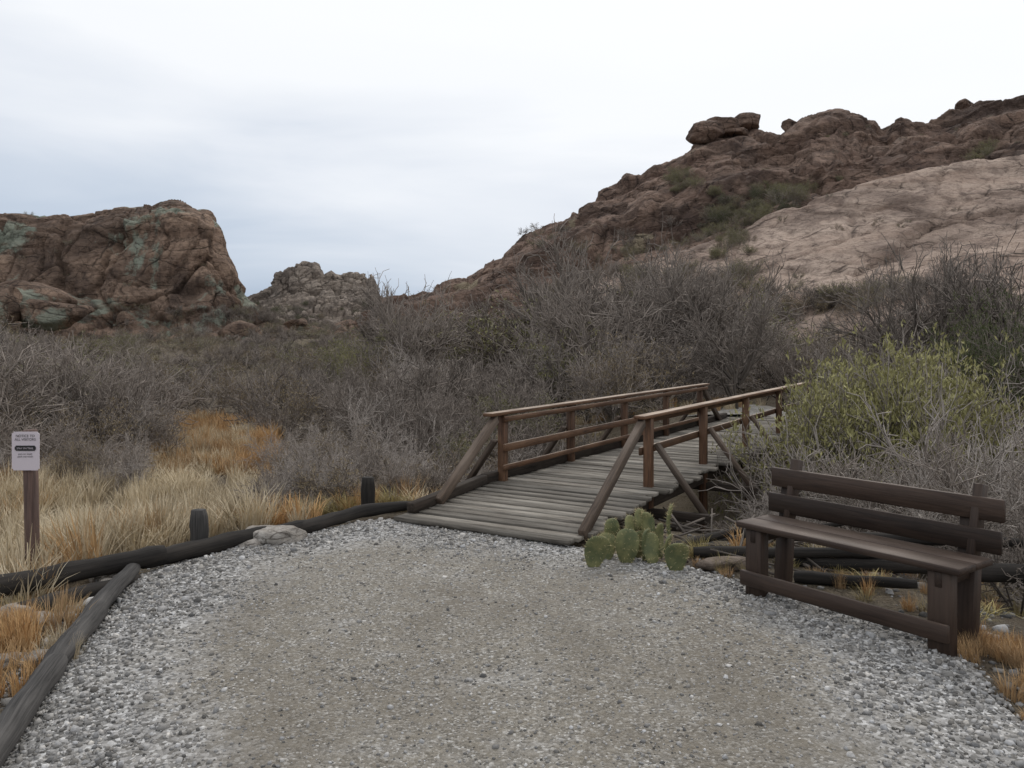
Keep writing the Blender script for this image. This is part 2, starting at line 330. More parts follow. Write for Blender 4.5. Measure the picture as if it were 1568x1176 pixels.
for px,w,h,dz,sd in ((1080,4.4,2.5,1.1,3),(1104,3.8,2.3,.9,5),(1143,3.4,2.2,.9,8),(1120,3.6,1.2,.2,9),(1478,2.0,1.4,.3,12),(1216,1.8,1.4,.2,15)):
    c=crest(px); boulder('balanced_boulder',(c[0],c[1],c[2]+dz),(w,w,h),RM,sd,4)
# ------------------------------------------------------------ twig shrubs
def twig_shrub(seed,stems=8,spread=1.0,tipr=.0024,levels=3,leaves=0,trunk=0,up=.25,k2=3,k3=3,k4=2,wob=.17,thick=1.0):
    rs=random.Random(seed); segs=[]; tips=[]
    def rv(): return Vector((rs.gauss(0,1),rs.gauss(0,1),rs.gauss(0,1)))
    def grow(p,d,L,n,r0,r1,lv):
        d=d.normalized(); pr=p
        for i in range(n):
            d=(d+rv()*wob+Vector((0,0,up*.15))).normalized(); q=pr+d*(L/n); ra=r0+(r1-r0)*i/n; rb=r0+(r1-r0)*(i+1)/n
            segs.append((pr,q,ra,rb,lv)); pr=q
            kk=(k2,k3,k4)[lv] if lv<3 else 0
            if lv<levels and (i>0 or lv>0):
                for _ in range(kk if rs.random()<.85 else kk-1):
                    ax=(d+rv()*.62+Vector((0,0,.12))).normalized()
                    grow(q,ax,L*rs.uniform(.35,.62),max(2,n-1),max(tipr,rb*.62),tipr*(.9 if lv+1>=levels else 1.5),lv+1)
        tips.append(pr)
    if trunk:
        for s_ in range(rs.choice((2,3))):
            a_=rs.uniform(0,6.28); d=Vector((math.cos(a_)*.35,math.sin(a_)*.35,1)); grow(Vector((0,0,-.05)),d,.62,4,.026,.012,0)
            for j in range(4):
                a_=rs.uniform(0,6.28); grow(Vector((math.cos(a_)*.05,math.sin(a_)*.05,.22+.05*j)),Vector((math.cos(a_)*.9,math.sin(a_)*.9,.75)),.55,4,.015*thick,.006*thick,0)
    else:
        for i in range(stems):
            a_=6.283*i/stems+rs.uniform(-.4,.4); o=rs.uniform(.15,1.0)*spread; grow(Vector((math.cos(a_)*.03,math.sin(a_)*.03,-.04)),Vector((math.cos(a_)*o,math.sin(a_)*o,.9)),rs.uniform(.6,.9),4,.011*thick,.005*thick,0)
    P0=np.array([s[0][:] for s in segs]);P1=np.array([s[1][:] for s in segs]);ra=np.array([s[2] for s in segs]);rb=np.array([s[3] for s in segs])
    d=P1-P0; d/=np.linalg.norm(d,axis=1,keepdims=True)+1e-9; up_=np.where(abs(d[:,2:3])>.9,[[1.,0,0]],[[0,0,1.]]); s1=np.cross(d,up_); s1/=np.linalg.norm(s1,axis=1,keepdims=True); s2=np.cross(d,s1)
    V=[];n=len(segs)
    for P_,r_ in ((P0,ra),(P1,rb)):
        for k in range(3):
            an=2.0944*k; V.append(P_+(s1*math.cos(an)+s2*math.sin(an))*r_[:,None])
    V=np.stack(V,1); H=np.percentile(V[...,2],99.8); V/=H
    q=np.array([[0,1,4,3],[1,2,5,4],[2,0,3,5]]); Fa=(np.arange(n)[:,None,None]*6+q[None]).reshape(-1,4)
    V=V.reshape(-1,3); tint=np.repeat([ (.75*rs.random() if s[4]>=2 else (.25*rs.random() if s[4]==1 else 0)) for s in segs],6)
    nt=len(Fa)
    if leaves:
        T=np.array([t[:] for t in tips])/H; T=T[R.randint(0,len(T),leaves)]+R.normal(0,.018,(leaves,3)); l=R.uniform(.008,.018,leaves)[:,None]
        a1=R.normal(size=(leaves,3)); a1/=np.linalg.norm(a1,axis=1,keepdims=True); a1[:,2]=abs(a1[:,2])+.3; b1=np.cross(a1,R.normal(size=(leaves,3))); b1/=np.linalg.norm(b1,axis=1,keepdims=True)
        LV=np.stack([T,T+a1*l+b1*l*.4,T+a1*l*2,T+a1*l-b1*l*.4],1).reshape(-1,3); LF=len(V)+np.arange(leaves*4).reshape(-1,4)
        V=np.concatenate([V,LV]);Fa=np.concatenate([Fa,LF]); tint=np.concatenate([tint,np.repeat(R.uniform(0,1,leaves),4)])
    return V,Fa,tint,nt
def shrub_mesh(name,mats,**k):
    V,Fa,t,nt=twig_shrub(**k); me=mesh_np(name,V,Fa,mats[0],False,{'tint':('FLOAT',t)})
    if len(mats)>1:
        me.materials.append(mats[1]); mi=np.zeros(len(Fa),np.int32); mi[nt:]=1; me.polygons.foreach_set('material_index',mi)
    return me
TW=stick_mat('bare_twigs',(.052,.043,.036),(.23,.197,.17)); SV=stick_mat('silver_twigs',(.15,.13,.112),(.32,.285,.255)); 
LG=leaf_mat('olive_leaves',(.15,.145,.065),(.34,.32,.15)); LD=leaf_mat('dark_leaves',(.045,.06,.024),(.13,.14,.055)); LY=leaf_mat('dry_leaves',(.17,.13,.08),(.38,.30,.17))
LR=leaf_mat('rabbitbrush_leaves',(.20,.19,.075),(.42,.39,.18))
bare=[shrub_mesh('bare%d'%i,[TW],seed=20+i,stems=7,spread=1.1,k4=1,tipr=.0032,thick=1.3) for i in range(4)]
midb=[shrub_mesh('midb%d'%i,[TW],seed=50+i,stems=6,spread=1.15,k3=2,k4=1,tipr=.0045,thick=1.5) for i in range(4)]
far=[shrub_mesh('farb%d'%i,[TW],seed=30+i,stems=7,spread=1.2,levels=2,k2=3,k3=3,tipr=.006,thick=1.3) for i in range(3)]
fard=[shrub_mesh('fard%d'%i,[TW,LY if i else LG],seed=35+i,stems=7,spread=1.2,levels=2,k2=3,k3=2,tipr=.0045,leaves=2500) for i in range(2)]
dry=[shrub_mesh('dry%d'%i,[TW,LY],seed=40+i,stems=7,spread=1.1,leaves=2500,k3=2,k4=1,tipr=.004) for i in range(2)]
silver=[shrub_mesh('silver%d'%i,[SV],seed=60+i,stems=9,spread=1.3,tipr=.0026,wob=.24,k4=1) for i in range(3)]
treem=[shrub_mesh('tree%d'%i,[TW],seed=80+i,trunk=1,tipr=.0026,k3=2,k4=(2 if i==0 else 1),thick=1.3) for i in range(3)]
olive=[shrub_mesh('olive%d'%i,[TW,LG],seed=100+i,stems=9,spread=.9,leaves=6000,levels=2,k2=4,k3=3) for i in range(3)]
green=[shrub_mesh('green%d'%i,[TW,LD],seed=120+i,stems=9,spread=1.0,leaves=6000,levels=2,k2=4,k3=3) for i in range(2)]
rabbit=[shrub_mesh('rabbit%d'%i,[SV,LR],seed=140+i,stems=12,spread=.8,leaves=13000,levels=2,k2=4,k3=4) for i in range(2)]
def put(name,me,parent,x,y,z,s,sx=None,tilt=.08):
    o=obj(name,me,parent); o.location=(x,y,z); sx=sx or s; o.scale=(sx,sx,s); o.rotation_euler=(R.uniform(-tilt,tilt),R.uniform(-tilt,tilt),R.uniform(0,6.28)); return o
top=[(-600,440),(0,492),(150,520),(300,545),(400,548),(520,540),(600,480),(700,470),(780,455),(850,415),(920,395),(1000,400),(1080,425),(1150,475),(1250,495),(1350,480),(1450,465),(1568,455),(2200,420)]
start=[(-600,13),(0,14),(225,14.5),(260,21.5),(400,21.5),(435,14.5),(560,11.6),(640,11.0),(760,12),(2200,12)]
TH=empty('shrub_thicket')
cnt=0
for i in range(9000):
    if cnt>=1150: break
    u=R.uniform(); D=11+75*u**1.25; px=R.uniform(-350,1950); x=(px-784)*D/F; y=D
    if D<np.interp(px,*zip(*start)): continue
    t,p=tp(x,y)
    if -3<t<12.5:
        if p>-1.1-.06*max(0,t) and p<2.9: continue
        if p>=2.9 and px<1275+ (D<14)*40: continue
    if t>=11 and 14<y<28 and abs(x-np.interp(y,[14,19.5,22,25,30],[4,6.1,7,7.2,6.2]))<1.9: continue
    if px>1120 and D>42: continue
    if D<17 and 980<px<1290 and p>0: continue
    z=float(gz(x,y)[0]); hmax=EYE+(525-np.interp(px,*zip(*top)))*D/F-z
    H=min(hmax*R.uniform(.65,1.03), .9+.125*max(0,D-10))*R.uniform(.7,1.05)
    H=max(.7,min(H,4.2))
    if D>40: H=min(H,2.6)
    r_=R.uniform()
    if D>32: me=far[R.randint(3)] if r_<.66 else fard[R.randint(2)]
    else: me=((bare if D<18 else midb)[R.randint(4)] if r_<.64 else (dry[R.randint(2)] if r_<.82 else (olive[R.randint(3)] if r_<.88 else silver[R.randint(3)])))
    if D<15 and r_<.45: me=silver[R.randint(3)]
    k=1.25 if D>32 else .92
    put('shrub',me,TH,x,y,z,H,max(H*k,.9)); cnt+=1
for i in range(170):
    D=R.uniform(38,105); px=R.uniform(150,640); x=(px-784)*D/F; z=float(gz(x,D)[0]); r_=R.uniform()
    put('shrub',far[R.randint(3)] if r_<.5 else fard[R.randint(2)],TH,x,D,z,R.uniform(.8,1.6),R.uniform(1.2,2.1))
for i in range(50):
    px=R.choice([R.uniform(420,600),R.uniform(-100,200)]); D=R.uniform(8.6,12) if px>400 else R.uniform(12,14.5); x=(px-784)*D/F
    if poly_sd(np.array([x]),np.array([D]),PATH)[0]<.8 or (tp(x,D)[1]>-.9): continue
    put('shrub',(silver+dry+bare)[R.randint(9)],TH,x,D,float(gz(x,D)[0]),R.uniform(.45,.9),R.uniform(.5,.8))
for px,D,yt in ((905,29,352),(965,27,360),(1010,31,376),(1085,24,392),(640,30,422),(600,34,430),(1400,21,372),(1500,22,385),(1568,19,372),(860,33,395),(1130,20,440),(60,28,490),(720,34,452),(1450,24,415),(930,22,400)):
    x=(px-784)*D/F; z=float(gz(x,D)[0]); H=EYE+(525-yt)*D/F-z; put('mesquite_tree',treem[R.randint(3)],None,x,D,z,H,H*R.uniform(.7,.85))
for px,D,yt in ((1300,11.2,558),(1345,11.4,540),(1405,11.4,538),(1270,13.0,590),(1375,10.8,560),(1445,11.6,552)):
    x=(px-784)*D/F; z=float(gz(x,D)[0]); H=EYE+(525-yt)*D/F-z; put('rabbitbrush',rabbit[R.randint(2)],None,x,D,z,H,H*.7)
for px,D,yt in ((1510,16,462),(1565,15,458),(1460,18,490),(540,26,525),(520,30,520)):
    x=(px-784)*D/F; z=float(gz(x,D)[0]); H=EYE+(525-yt)*D/F-z; put('creosote_bush',green[R.randint(2)] if px>600 else olive[0],None,x,D,z,H,H*.55)
for px,D,yt in ((1275,8.8,675),(1350,8.4,655),(1430,8.2,650),(1510,7.8,630),(1580,7.4,605),(1345,9.6,650),(1430,9.6,640),(1520,9.6,600),(1600,9,575),(1240,10.4,668),(600,10.2,700),(650,10.6,705),(1180,9.6,740),(1440,7.0,730),(1560,6.4,745),(1100,8.6,790),(1210,8.4,755),(1560,12,530)):
    x=(px-784)*D/F; z=float(gz(x,D)[0]); H=EYE+(525-yt)*D/F-z; put('bare_shrub',(silver+bare)[R.randint(6)],None,x,D,z,H,H*.9)
for px,D,yt in ((20,15.5,520),(90,16,520),(170,16.5,550),(-40,15,500),(120,13.2,640),(30,13,620),(455,14,650),(505,12.6,690)):
    x=(px-784)*D/F; z=float(gz(x,D)[0]); H=EYE+(525-yt)*D/F-z; put('bare_shrub',bare[R.randint(4)],None,x,D,z,H,H*1.0)
HV=empty('hillside_brush')
def hillveg(h,pxr,pyr,n,ms,s0,s1,nz=.35):
    G,nn,b=h; px=784+F*G[...,0]/G[...,1]; py=525-(G[...,2]-EYE)*F/G[...,1]
    m_=(px>pxr[0])&(px<pxr[1])&(py>pyr[0])&(py<pyr[1])&(nn[...,2]>nz); idx=np.argwhere(m_)
    if len(idx)==0: return
    for k in R.randint(0,len(idx),n):
        i,j=idx[k]; q=G[i,j]; put('brush',ms[R.randint(len(ms))],HV,q[0],q[1],q[2]-.1,R.uniform(s0,s1))
hillveg(ridge,(1070,1235),(295,365),62,olive+fard+green,.7,1.9,.2)
hillveg(slb,(1090,1150),(350,400),18,olive+fard,.6,1.4,.2)
hillveg(ridge,(800,1080),(350,420),36,far+fard,.6,1.4,.2)
hillveg(ridge,(1020,1065),(270,300),12,olive,.7,1.5,.1)
hillveg(ridge,(1170,1230),(280,300),8,olive,.6,1.2,.1)
hillveg(ridge,(1480,1520),(225,250),6,olive,.7,1.4,.0)
hillveg(ridge,(1150,1568),(180,300),22,olive+fard,.35,.8,.4)
hillveg(slb,(840,1150),(420,520),90,far+fard,.8,1.9,.1)
hillveg(slb,(1150,1568),(450,500),46,far+fard,.8,1.6,.1)
hillveg(slb,(1160,1568),(300,440),14,fard,.3,.7,.1)
hillveg(cl,(-300,430),(475,520),110,far+fard,.6,1.3,.1)
hillveg(cl,(-100,330),(310,470),16,fard,.4,.8,.3)
hillveg(pk,(330,640),(465,545),260,fard+green+far,.9,2.1,.1)
# ------------------------------------------------------------ grass
def tuft(seed,n=130,h=.5,spread=.22,lean=.5,w=.0035):
    rs=np.random.RandomState(seed); a_=rs.uniform(0,6.28,n); r_=spread*np.sqrt(rs.uniform(0,1,n))*.6; P=np.stack([np.cos(a_)*r_,np.sin(a_)*r_,r_*0-.03],1)
    a2=a_+rs.normal(0,.7,n); le=rs.uniform(.05,lean,n); hh=h*rs.uniform(.45,1.05,n); D=np.stack([np.cos(a2),np.sin(a2),a2*0],1); S=np.stack([-np.sin(a2+rs.normal(0,1,n)),np.cos(a2),a2*0],1)
    V=[]
    for f,ww in ((0,1),(.4,.9),(.75,.6),(1,.12)):
        c=P+D*(le*hh*f**2)[:,None]+np.array([0,0,1])*(hh*(f-.25*le*f**3))[:,None]; V+= [c-S*w*ww,c+S*w*ww]
    V=np.stack(V,1).reshape(-1,3); q=np.array([[0,1,3,2],[2,3,5,4],[4,5,7,6]]); Fa=(np.arange(n)[:,None,None]*8+q[None]).reshape(-1,4)
    return V,Fa,np.repeat(rs.uniform(0,1,n),8)
def grass_mat(name,c1,c2,c3):
    a=NT(name,.8); r=a.n('ShaderNodeObjectInfo').outputs['Random']; at=a.n('ShaderNodeAttribute',attribute_name='tint').outputs['Fac']
    c=a.mix(at,c1,c2); c=a.mix(a.math('MULTIPLY',r,.75),c,c3); a.col(c)
    return a.m
G1=grass_mat('straw_grass',(.49,.39,.24),(.76,.66,.48),(.33,.27,.19)); G2=grass_mat('orange_grass',(.40,.23,.10),(.62,.41,.20),(.32,.23,.14)); G3=grass_mat('yellow_weed',(.25,.21,.09),(.5,.42,.18),(.26,.2,.12))
def tm(nm,mat,**k):
    V,Fa,t=tuft(**k); return mesh_np(nm,V,Fa,mat,False,{'tint':('FLOAT',t)})
straw=[tm('straw%d'%i,G1,seed=i,n=110,h=.5,w=.004) for i in range(4)]; orange=[tm('orange%d'%i,G2,seed=10+i,n=110,h=.45,w=.0045) for i in range(3)]; weed=[tm('weed%d'%i,G3,seed=20+i,n=80,h=.32,spread=.2,lean=.9) for i in range(2)]
MG=empty('meadow_grass')
for i in range(7500):
    D=R.uniform(5.6,24); px=R.uniform(-350,700); x=(px-784)*D/F; y=D
    if R.uniform()>D/24: continue
    d=float(poly_sd(np.array([x]),np.array([y]),PATH)[0])
    if d<.55: continue
    t,p=tp(x,y)
    if p>-.5 and t>-2: continue
    lim=np.interp(px,*zip(*start))
    if D>lim+1.0: continue
    if px>420 and R.uniform()<.5: continue
    fr=float(fbm(np.array([[x*.25,y*.25,0]]),3,4)[0]); f2=float(fbm(np.array([[x*.6,y*.6,3]]),3,14)[0])
    if f2<-.12 and R.uniform()<.6: continue
    og=(D>13)*.45+fr*.8+(.05 if px>230 else -.15)+(.3 if px>400 else 0)
    me=orange[R.randint(3)] if R.uniform()<og+.12 else straw[R.randint(4)]
    put('tuft',me,MG,x,y,float(gz(x,y)[0]),R.uniform(.5,1.15)*(1 if px<420 else .75)*(1+.5*f2),R.uniform(.8,1.4),.15)
BG=empty('dry_grass_clumps')
def clump(px,py,n,sp,ms,s=.6,z0=0.):
    D=(EYE-z0)*F/(py-525)
    for _ in range(n):
        x=(px-784)*D/F+R.normal(0,sp); y=D+R.normal(0,sp); d=float(poly_sd(np.array([x]),np.array([y]),PATH)[0])
        z=float(gz(x,y)[0])
        if d<.02: continue
        put('clump',ms[R.randint(len(ms))],BG,x,y,z,s*R.uniform(.6,1.2),s*R.uniform(.8,1.3),.2)
clump(10,960,12,.12,orange,.5); clump(90,1000,6,.14,straw,.35); clump(-20,1030,10,.2,orange,.5); clump(60,930,5,.2,weed,.5); clump(-80,960,14,.3,orange,.6)
clump(1570,1000,22,.16,orange,.36); clump(1565,1095,26,.15,orange,.2); clump(1640,1060,26,.3,orange,.34); clump(1510,990,7,.08,orange,.28); clump(1400,900,10,.3,orange,.3); clump(1330,890,8,.3,weed,.4)
clump(600,770,5,.05,weed,.85); clump(640,765,3,.05,weed,.6); clump(520,775,6,.12,weed,.9); clump(450,780,8,.15,weed,.9); clump(470,780,8,.4,straw,.6)
clump(1130,850,8,.3,weed,.5); clump(1250,860,8,.4,orange,.3); clump(1080,845,5,.1,weed,.4)
for i in range(170):
    x=R.uniform(1.2,9);y=R.uniform(5.2,12); d=float(poly_sd(np.array([x]),np.array([y]),PATH)[0]); t,p=tp(x,y)
    if d<.25 or p<2.2 : continue
    put('clump',(orange[:1]+weed+straw[:1])[R.randint(4)],BG,x,y,float(gz(x,y)[0]),R.uniform(.25,.55),R.uniform(.5,1),.2)
for i in range(160):
    t=R.uniform(8,16);p=R.choice([R.uniform(-4,-.6),R.uniform(2.3,6)]); q=BR(t,p,0); put('clump',(orange+weed+straw)[R.randint(9)],BG,q.x,q.y,float(gz(q.x,q.y)[0]),R.uniform(.4,.9),R.uniform(.5,1),.2)
sb=Beams()
for i in range(420):
    x=R.uniform(.9,6);y=R.uniform(6.2,12); d=float(poly_sd(np.array([x]),np.array([y]),PATH)[0]); t,p=tp(x,y)
    if d<.15 or (p<1.9 and t<.3): continue
    z=float(gz(x,y)[0]); an=R.uniform(0,3.14); L=R.uniform(.2,.8); w_=R.uniform(.006,.022); sb.add((x,y,z+.02),(x+math.cos(an)*L,y+math.sin(an)*L,z+R.uniform(.0,.22)),w_,w_)
sb.make('fallen_sticks',wood_mat('dead_sticks',(.15,.125,.105),(.06,.05,.042),(.26,.235,.21)),None,0)
# ------------------------------------------------------------ bridge
B=empty('footbridge')
WD=wood_mat('deck_wood',(.26,.235,.20),(.085,.074,.06),(.39,.365,.32),.9,.55,var=(.5,1.2))
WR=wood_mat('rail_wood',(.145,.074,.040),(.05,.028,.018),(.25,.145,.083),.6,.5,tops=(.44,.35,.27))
WG=wood_mat('brace_wood',(.125,.09,.066),(.045,.033,.026),(.22,.175,.14),.8,.5)
WK=wood_mat('beam_wood',(.06,.045,.036),(.022,.018,.014),(.11,.09,.07),.9,.4)
dk=Beams(); t=-1.56
def dz(t): return .15 if t>0 else .15+(.115)*t/1.56
while t<10.6:
    w=random.uniform(.115,.15); a0=-.14+random.uniform(-.03,.02); a1=1.80+random.uniform(-.05,.10)
    tl=random.uniform(-.018,.018) if t<0 else random.uniform(-.01,.01)
    zc=dz(t+w/2)-.02+random.uniform(-.009,.008)
    dk.add(BR(t+w/2+tl,a0,zc),BR(t+w/2-tl,a1,zc+random.uniform(-.008,.008)),w,.04,(0,0,1)); t+=w+random.uniform(.012,.032)
dk.make('deck',WD,B,.006)
bm_=Beams()
for p in (.0,.8,1.56): bm_.add(BR(-.1,p,-.0),BR(10.6,p,-.0),.12,.2); bm_.add(BR(-1.5,p,-.09),BR(-.1,p,.0),.1,.14)
bm_.add(BR(-1.35,-.08,dz(-1.35)+.05),BR(0,-.08,.2),.1,.1); bm_.add(BR(0,-.08,.2),BR(9.5,-.08,.2),.1,.11)
for t_ in (.75,2.75,4.85,7.05,9.3): bm_.add(BR(t_,-.6,-.14),BR(t_,2.3,-.14),.09,.1)
bm_.make('beams',WK,B)
LP=[.28,2.03,3.86,5.69,7.55]; RP=[.78,2.74,4.84,7.04,9.34]
po=Beams()
for t_ in LP: po.add(BR(t_,-.0,-.9),BR(t_,-.0,.91),.09,.09,UX+(0,))
for t_ in RP: po.add(BR(t_,1.6,-1.1),BR(t_,1.6,.91),.09,.10,UX+(0,))
po.make('posts',WR,B)
ra=Beams()
ra.add(BR(-.05,0,.935),BR(7.95,0,.935),.13,.038); ra.add(BR(.50,1.6,.935),BR(9.6,1.6,.935),.13,.038)
ra.add(BR(.2,.066,.54),BR(7.7,.066,.54),.035,.085); ra.add(BR(.7,1.53,.54),BR(9.5,1.53,.54),.035,.085)
ra.add(BR(.2,.06,.31),BR(7.7,.06,.31),.03,.06)
ra.add(BR(.2,.066,.87),BR(7.8,.066,.87),.032,.06); ra.add(BR(.7,1.53,.87),BR(9.5,1.53,.87),.032,.06)
ra.make('rails',WR,B)
br=Beams()
br.add(BR(.12,-.0,.88),BR(-.98,-.0,.11),.07,.10); br.add(BR(.6,1.6,.88),BR(-1.32,1.8,.05),.07,.10)
br.add(BR(7.7,0,.88),BR(8.9,0,.12),.07,.1); br.add(BR(9.5,1.6,.88),BR(10.5,1.62,.12),.07,.1)
for t_ in RP: br.add(BR(t_+.08,1.66,.62),BR(t_+.08,2.25,-.16),.05,.1,UX+(0,))
for t_ in LP: br.add(BR(t_-.08,-.06,.62),BR(t_-.08,-.6,-.12),.05,.1,UX+(0,))
br.make('braces',WG,B)
# ------------------------------------------------------------ bench
BE=empty('park_bench')
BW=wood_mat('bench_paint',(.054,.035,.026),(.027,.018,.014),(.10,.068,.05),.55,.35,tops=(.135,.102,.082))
ax=Vector((.588,-.809,0)); dp=Vector((.809,.588,0)); o0=Vector((1.57,5.74,0))
def K(l,d_,z): return o0+ax*l+dp*d_+Vector((0,0,z))
LN=1.53
s=Beams(); s.add(K(0,.10,.478),K(LN,.10,.478),.195,.04); s.add(K(0,.302,.478),K(LN,.302,.478),.195,.04); s.make('seat',BW,BE,.006)
s=Beams(); s.add(K(-.03,.463,.765),K(LN+.03,.478,.765),.035,.135); s.add(K(-.03,.425,.585),K(LN+.03,.435,.585),.035,.135); s.make('backrest',BW,BE,.006)
s=Beams()
for l in (.13,LN-.13):
    s.add(K(l,.07,-.05),K(l,.07,.455),.09,.13,tuple(ax)); s.add(K(l,.02,.41),K(l,.41,.41),.045,.09)
    s.add(K(l+.0,.36,-.05),K(l,.40,.455),.09,.10,tuple(ax)); s.add(K(l,.425,.42),K(l,.535,.90),.09,.05,tuple(ax))
    s.add(K(l-.055,.40,.1),K(l-.055,.505,.78),.02,.09,tuple(ax))
s.make('legs',BW,BE,.006)
s=Beams(); s.add(K(.05,.0,.12),K(LN-.06,.0,.12),.035,.10); s.make('stretcher',BW,BE,.006)
# ------------------------------------------------------------ logs
def logmesh(P,r,seed=0,nseg=16,ns=14,taper=.85):
    P=[Vector(p) for p in P]; L=[0]
    for i in range(1,len(P)): L.append(L[-1]+(P[i]-P[i-1]).length)
    V=[];A=[];rows=max(8,int(L[-1]/.06)); 
    for i in range(rows+1):
        s_=L[-1]*i/rows; k=max(j for j in range(len(P)-1) if L[j]<=s_+1e-9); f=(s_-L[k])/(L[k+1]-L[k]); c=P[k].lerp(P[k+1],f); d=(P[k+1]-P[k]).normalized()
        u=Vector((0,0,1)) if abs(d.z)<.9 else Vector((0,1,0)); sd=d.cross(u).normalized(); u2=sd.cross(d); e=min(i,rows-i)
        rr=r*(1-(1-taper)*i/rows)*(1 if e>1 else (.93 if e==1 else .8))
        for j in range(ns):
            an=6.2832*j/ns; V.append(c+(sd*math.cos(an)+u2*math.sin(an))*rr); A.append((s_,math.cos(an)*.15+seed,math.sin(an)*.15))
    n=len(V); V=np.array([v[:] for v in V]); 
    Fa=[]
    for i in range(rows):
        for j in range(ns): Fa.append((i*ns+j,i*ns+(j+1)%ns,(i+1)*ns+(j+1)%ns,(i+1)*ns+j))
    c=np.repeat(V.reshape(rows+1,ns,3).mean(1),ns,0); V=V+(V-c)*(.3*fbm(V*np.array([5,5,8])+seed,4,seed))[:,None]+np.array([1,.4,.2])*(.025*fbm(c*1.8+seed,2,seed))[:,None]
    V=np.concatenate([V,[c[0]],[c[-1]]]); A+= [A[0],A[-1]]
    for j in range(ns): Fa.append(((j+1)%ns,j,n,n)); q=rows*ns; Fa.append((q+j,q+(j+1)%ns,n+1,n+1))
    return V,Fa,A
def log(name,P,r,mat,seed=0,parent=None,**k):
    V,Fa,A=logmesh(P,r,seed,**k); Fa=[tuple(dict.fromkeys(f)) for f in Fa]
    me=bpy.data.meshes.new(name); me.from_pydata([tuple(v) for v in V],[],Fa); me.update()
    at=me.attributes.new('wv','FLOAT_VECTOR','POINT'); at.data.foreach_set('vector',np.asarray(A,np.float32).ravel()); at=me.attributes.new('wr','FLOAT','POINT'); at.data.foreach_set('value',np.full(len(V),.6,np.float32))
    me.polygons.foreach_set('use_smooth',np.ones(len(Fa),bool)); me.materials.append(mat); return obj(name,me,parent)
WL=wood_mat('weathered_log',(.085,.08,.076),(.026,.025,.024),(.17,.16,.15),.9,.6); WB=wood_mat('dark_log',(.035,.031,.028),(.012,.011,.010),(.08,.068,.057),.9,.5)
log('edging_log',[(-1.97,2.2,.03),(-2.14,3.3,.03),(-2.45,4.4,.04)],.073,WL,1); log('edging_log',[(-2.42,4.3,.04),(-2.68,5.3,.04),(-2.9,6.25,.04)],.066,WL,2,taper=.9)
log('edging_log',[(-5.0,4.6,.05),(-3.55,5.6,.07),(-2.72,6.4,.10)],.08,WB,3,taper=.9); log('edging_log',[(-2.85,6.3,.06),(-2.4,6.95,.07),(-1.9,7.62,.05)],.072,WB,4)
log('edging_log',[(-1.98,7.5,.04),(-1.5,8.22,.06),(-1.05,8.5,.06)],.068,WB,5)
log('edging_log',[(-3.3,5.35,-.03),(-2.8,6.1,-.03)],.07,WB,6)
log('post_stub',[(-2.66,6.95,-.3),(-2.66,6.95,.33)],.07,WL,7,taper=1.0); log('post_stub',[(-1.52,8.62,-.3),(-1.52,8.62,.33)],.075,WB,8,taper=1.0)
for i,(p,q,r_) in enumerate((((1.5,6.75,.02),(2.9,6.4,.1),.05),((2.0,7.0,.12),(4.2,6.3,.2),.05),((2.3,6.6,-.02),(4.0,6.0,.06),.06),((2.1,6.1,.0),(2.9,5.85,.02),.05),((3.2,6.3,.0),(4.6,5.7,.1),.07),((1.4,7.2,-.05),(2.6,7.5,.15),.04),((3.4,4.9,.3),(4.4,5.9,.35),.06),((1.9,7.6,-.1),(3.4,7.3,.2),.03))):
    log('fallen_log',[p,q],r_,WB,20+i,taper=.7)
# ------------------------------------------------------------ rocks
boulder('white_boulder',(-2.1,7.2,.03),(.46,.3,.22),pale,21,4,rot=.2)
boulder('white_boulder',(-2.27,7.0,.01),(.2,.16,.1),pale,22,3)
boulder('flat_rock',(1.72,6.45,.0),(.42,.2,.09),rock_mat('brown_rock',(.12,.09,.07),(.25,.2,.16),(.34,.28,.23),sc=8),23,3)
n=260; x=R.uniform(-4.4,-2.2,n);y=R.uniform(3.2,6.2,n); d=poly_sd(x,y,PATH); k=(d>.14); x=x[k];y=y[k]; n=len(x)
cc=stonecols(n); 
RK=empty('rock_pile')
for i in range(n): 
    if i<70: boulder('rock',(x[i],y[i],float(gz(x[i],y[i])[0])+.02),tuple(R.uniform(.1,.26)*np.array([1,R.uniform(.6,1),.5])),pale,100+i,3,RK,rot=R.uniform(0,6))
stones('bank_stones',x,y,gz(x,y)+.0,R.uniform(.03,.09,n),cc,SM)
n=700; x=R.uniform(1.3,5,n);y=R.uniform(3,8,n); d=poly_sd(x,y,PATH); k=(d>-.1)&(d<1.6); x=x[k];y=y[k]
stones('bank_stones',x,y,gz(x,y)+.0,R.lognormal(math.log(.03),.5,len(x)),stonecols(len(x))*.75,SM)
for (px,py,D,w,h) in ((30,455,66,7,3),(75,470,64,5,2.2),(-20,462,62,6,3),(410,505,80,4,2.4),(350,515,72,3,1.6)):
    boulder('boulder',((px-784)*D/F,D,EYE+(525-py)*D/F-.5),(w,w*.8,h),CM,int(px)+300,4)
BP=empty('boulder_field')
for i in range(60):
    D=R.uniform(60,120); px=R.uniform(180,620); x=(px-784)*D/F; s_=R.lognormal(math.log(1.4),.35); boulder('rock',(x,D,float(gz(x,D)[0])+.1*s_),(s_,s_*.8,s_*.7),(CM,PM)[i%2],500+i,3,BP,rot=R.uniform(0,6))
